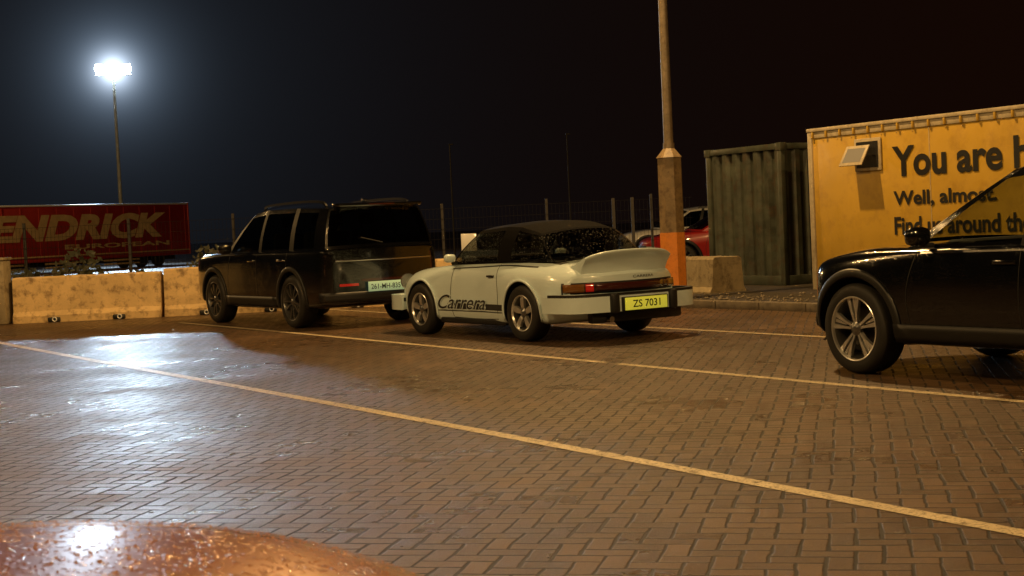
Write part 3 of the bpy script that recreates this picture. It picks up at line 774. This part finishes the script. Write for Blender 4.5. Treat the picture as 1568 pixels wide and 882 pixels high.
def street_lamp(loc,rz,H,power,base=True,col=WARM):
    e=empty('street_lamp',loc,rz)
    if base:
        cyl('painted_base',.195,.195,(0,0,0),(0,0,.99),M['orange'],e,8,False)
        cyl('column_base',.188,.185,(0,0,.99),(0,0,2.10),M['bconc'],e,8,False)
        cyl('column_shoulder',.205,.085,(0,0,2.10),(0,0,2.24),M['bconc'],e,8,False)
        rbox('access_door',(.10,.01,.5),(0,-.178,1.55),M['bconc'],e,.004)
        cyl('pole',.072,.05,(0,0,2.20),(0,0,H),M['poleg'],e,20)
        cyl('pole_collar',.085,.085,(0,0,2.22),(0,0,2.32),M['poleg'],e,20)
    else:
        cyl('column_base',.11,.11,(0,0,0),(0,0,1.4),M['poleg'],e,16); cyl('pole',.07,.05,(0,0,1.4),(0,0,H),M['poleg'],e,16)
    cyl('arm',.035,.03,(0,0,H-.05),(1.2,0,H+.2),M['poleg'],e,12)
    rbox('lantern',(.75,.30,.16),(1.5,0,H+.22),M['poleg'],e,.05,(0,-.1,0))
    rbox('lantern_glass',(.5,.24,.05),(1.5,0,H+.12),M['sodium'],e,.02,(0,-.1,0))
    light(e,(1.5,0,H-.15),power,col)
    return e
street_lamp((2.42,22.0,.10),math.radians(215),10,4200)
street_lamp((-9,4,0),0,11,3400,False)
street_lamp((9.5,2,0),math.radians(170),10,3400,False)
street_lamp((-13,17,0),0,9,1500,False)  # unseen lamp added to brighten the barriers on the left
street_lamp((-34,58,0),0,11,7000,False)  # unseen lamp added out of frame to light the trailer
fm=empty('floodlight_mast',(-26.1,100,0),math.radians(14.6))
cyl('mast',.15,.09,(0,0,0),(0,0,12.7),M['mastg'],fm,16)
rbox('crossbar',(2.4,.10,.10),(0,0,12.7),M['mastg'],fm,.02)
for x in (-.9,-.3,.3,.9):
    e=lathe('floodlight_lens',[(0,.03),(.15,.025),(.30,.0)],M['led'],fm,24); e.location=(x,-.26,13.09); e.rotation_euler=(.3,0,math.pi)
    rbox('floodlight_head',(.52,.20,.66),(x,-.10,13.12),M['mastg'],fm,.12,(.3,0,0),4)
    rbox('floodlight_panel',(.46,.02,.60),(x,-.215,13.09),M['led'],fm,.004,(.3,0,0))
la=bpy.data.lights.new('floodlight_beam','AREA'); la.shape='RECTANGLE'; la.size=2.4; la.size_y=.8; la.energy=1900; la.color=(.62,.82,1); la.spread=math.radians(110)
lo=bpy.data.objects.new('floodlight_beam',la); COL.objects.link(lo); lo.parent=fm; lo.location=(0,-.6,13.0); lo.rotation_euler=(math.radians(-80),0,0)
for (x,y,h) in ((-2.25,60,4.7),(2.5,60,4.9)):
    mm=empty('mast',(x,y,0)); cyl('pole',.04,.025,(0,0,0),(0,0,h),M['galv'],mm,8); rbox('head',(.2,.1,.06),(.05,0,h),M['galv'],mm,.02)

# ------------------------------------------------------------ wet foreground car bonnet
M['fg']=mat('wet_copper_paint',(.40,.15,.055),.30,metal=.25,coat=1,drops=80,bdist=.004,var=.15,vscale=2)
M['drop']=mat('water_drop',(.50,.24,.11),.08,coat=1,spec=1)
fc=empty('car',(-.70,1.35,0))
def dome(x,y):
    a=max(0,1-abs(x/.88)**2.3)**.45; b_=max(0,1-abs(y/1.25)**4)**.5
    return .30+.652*a*b_
V=[];F=[];NX=60;NY=60
for q in range(NX+1):
    x=.88*math.sin(math.pi/2*(-1+2*q/NX))
    for w in range(NY+1):
        y=1.25*math.sin(math.pi/2*(-1+2*w/NY)); V.append((x,y,dome(x,y)))
for q in range(NX):
    for w in range(NY):
        a=q*(NY+1)+w; F.append((a,a+NY+1,a+NY+2,a+1))
finish('bonnet',V,F,M['fg'],fc,angle=60)
rbox('front_bumper',(1.5,2.3,.22),(0,0,.30),M['black'],fc,.09,seg=4)
for sx in (-.66,.66):
    w_=lathe('tyre',[(0,.1),(.2,.1),(.22,.11),(.30,.1),(.32,.06),(.32,-.06),(.30,-.1),(0,-.1)],M['rubber'],fc,32); w_.location=(sx,.35,.32); w_.rotation_euler=(0,0,math.pi/2)
V=[];F=[]
for q in range(7000):
    x=random.uniform(-.5,.84); y=random.uniform(-.2,1.1); z=dome(x,y); r_=random.choice((.0009,.0011,.0013,.0016,.0021))*random.uniform(.8,1.3)
    e_=.01; nx=-(dome(x+e_,y)-dome(x-e_,y))/(2*e_); ny=-(dome(x,y+e_)-dome(x,y-e_))/(2*e_)
    nv=Vector((nx,ny,1)).normalized(); u=nv.orthogonal().normalized(); v=nv.cross(u); c_=Vector((x,y,z)); bb=len(V)
    for ring,(rr,hh) in enumerate(((1,0),(.8,.3),(.4,.48))):
        for k_ in range(8):
            t=2*math.pi*k_/8; V.append(c_+(u*math.cos(t)+v*math.sin(t))*rr*r_+nv*hh*r_)
    V.append(c_+nv*.52*r_)
    for ring in range(2):
        for k_ in range(8):
            k2=(k_+1)%8; F.append((bb+ring*8+k_,bb+ring*8+k2,bb+ring*8+8+k2,bb+ring*8+8+k_))
    for k_ in range(8): F.append((bb+16+k_,bb+16+(k_+1)%8,bb+24))
finish('water_drops',V,F,M['drop'],fc,angle=180)

# ------------------------------------------------------------ world
w=bpy.data.worlds.new('World'); scene.world=w; w.use_nodes=True; nt=w.node_tree
bg=nt.nodes['Background']
tc=nn(nt,'ShaderNodeTexCoord').outputs['Generated']
ld=(Vector((-26.1,100,13.0))-Vector((0,0,1.3))).normalized()
def dot(v):
    n=nt.nodes.new('ShaderNodeVectorMath'); n.operation='DOT_PRODUCT'; nt.links.new(tc,n.inputs[0]); n.inputs[1].default_value=v; return n.outputs['Value']
ang=math_(nt,'ARCCOSINE',math_(nt,'MINIMUM',dot(ld),.999999))
def lobe(k,c):
    e_=math_(nt,'EXPONENT',math_(nt,'MULTIPLY',ang,-1/k))
    n=nt.nodes.new('ShaderNodeVectorMath'); n.operation='SCALE'; n.inputs[0].default_value=c; nt.links.new(e_,n.inputs['Scale']); return n.outputs[0]
def vadd(a,b):
    n=nt.nodes.new('ShaderNodeVectorMath'); n.operation='ADD'
    for q,v in enumerate((a,b)):
        if isinstance(v,tuple): n.inputs[q].default_value=v
        else: nt.links.new(v,n.inputs[q])
    return n.outputs[0]
rt=maprange(nt,dot((1,0,0)),-.2,.3)
warm=mixc(nt,rt,(.0026,.0022,.0022),(.0058,.0020,.0009))
sky=vadd(warm,lobe(.09,(.014,.019,.027)))
sky=vadd(sky,lobe(.015,(.30,.42,.58)))
sky=vadd(sky,lobe(.005,(3.0,3.5,4.2)))  # bloom around the floodlight, put into the sky colour
nt.links.new(sky,bg.inputs[0]); bg.inputs[1].default_value=1

# ------------------------------------------------------------ camera
cd=bpy.data.cameras.new('Camera'); cam=bpy.data.objects.new('Camera',cd); COL.objects.link(cam)
cd.lens=52; cd.sensor_width=36; cd.clip_end=2000; cd.clip_start=.05
cam.matrix_world=Matrix.Translation((0,0,1.3))@Matrix.Rotation(math.radians(90-2.4),4,'X')@Matrix.Rotation(-.047,4,'Z')
cd.dof.use_dof=True; cd.dof.focus_distance=17; cd.dof.aperture_fstop=14
scene.camera=cam
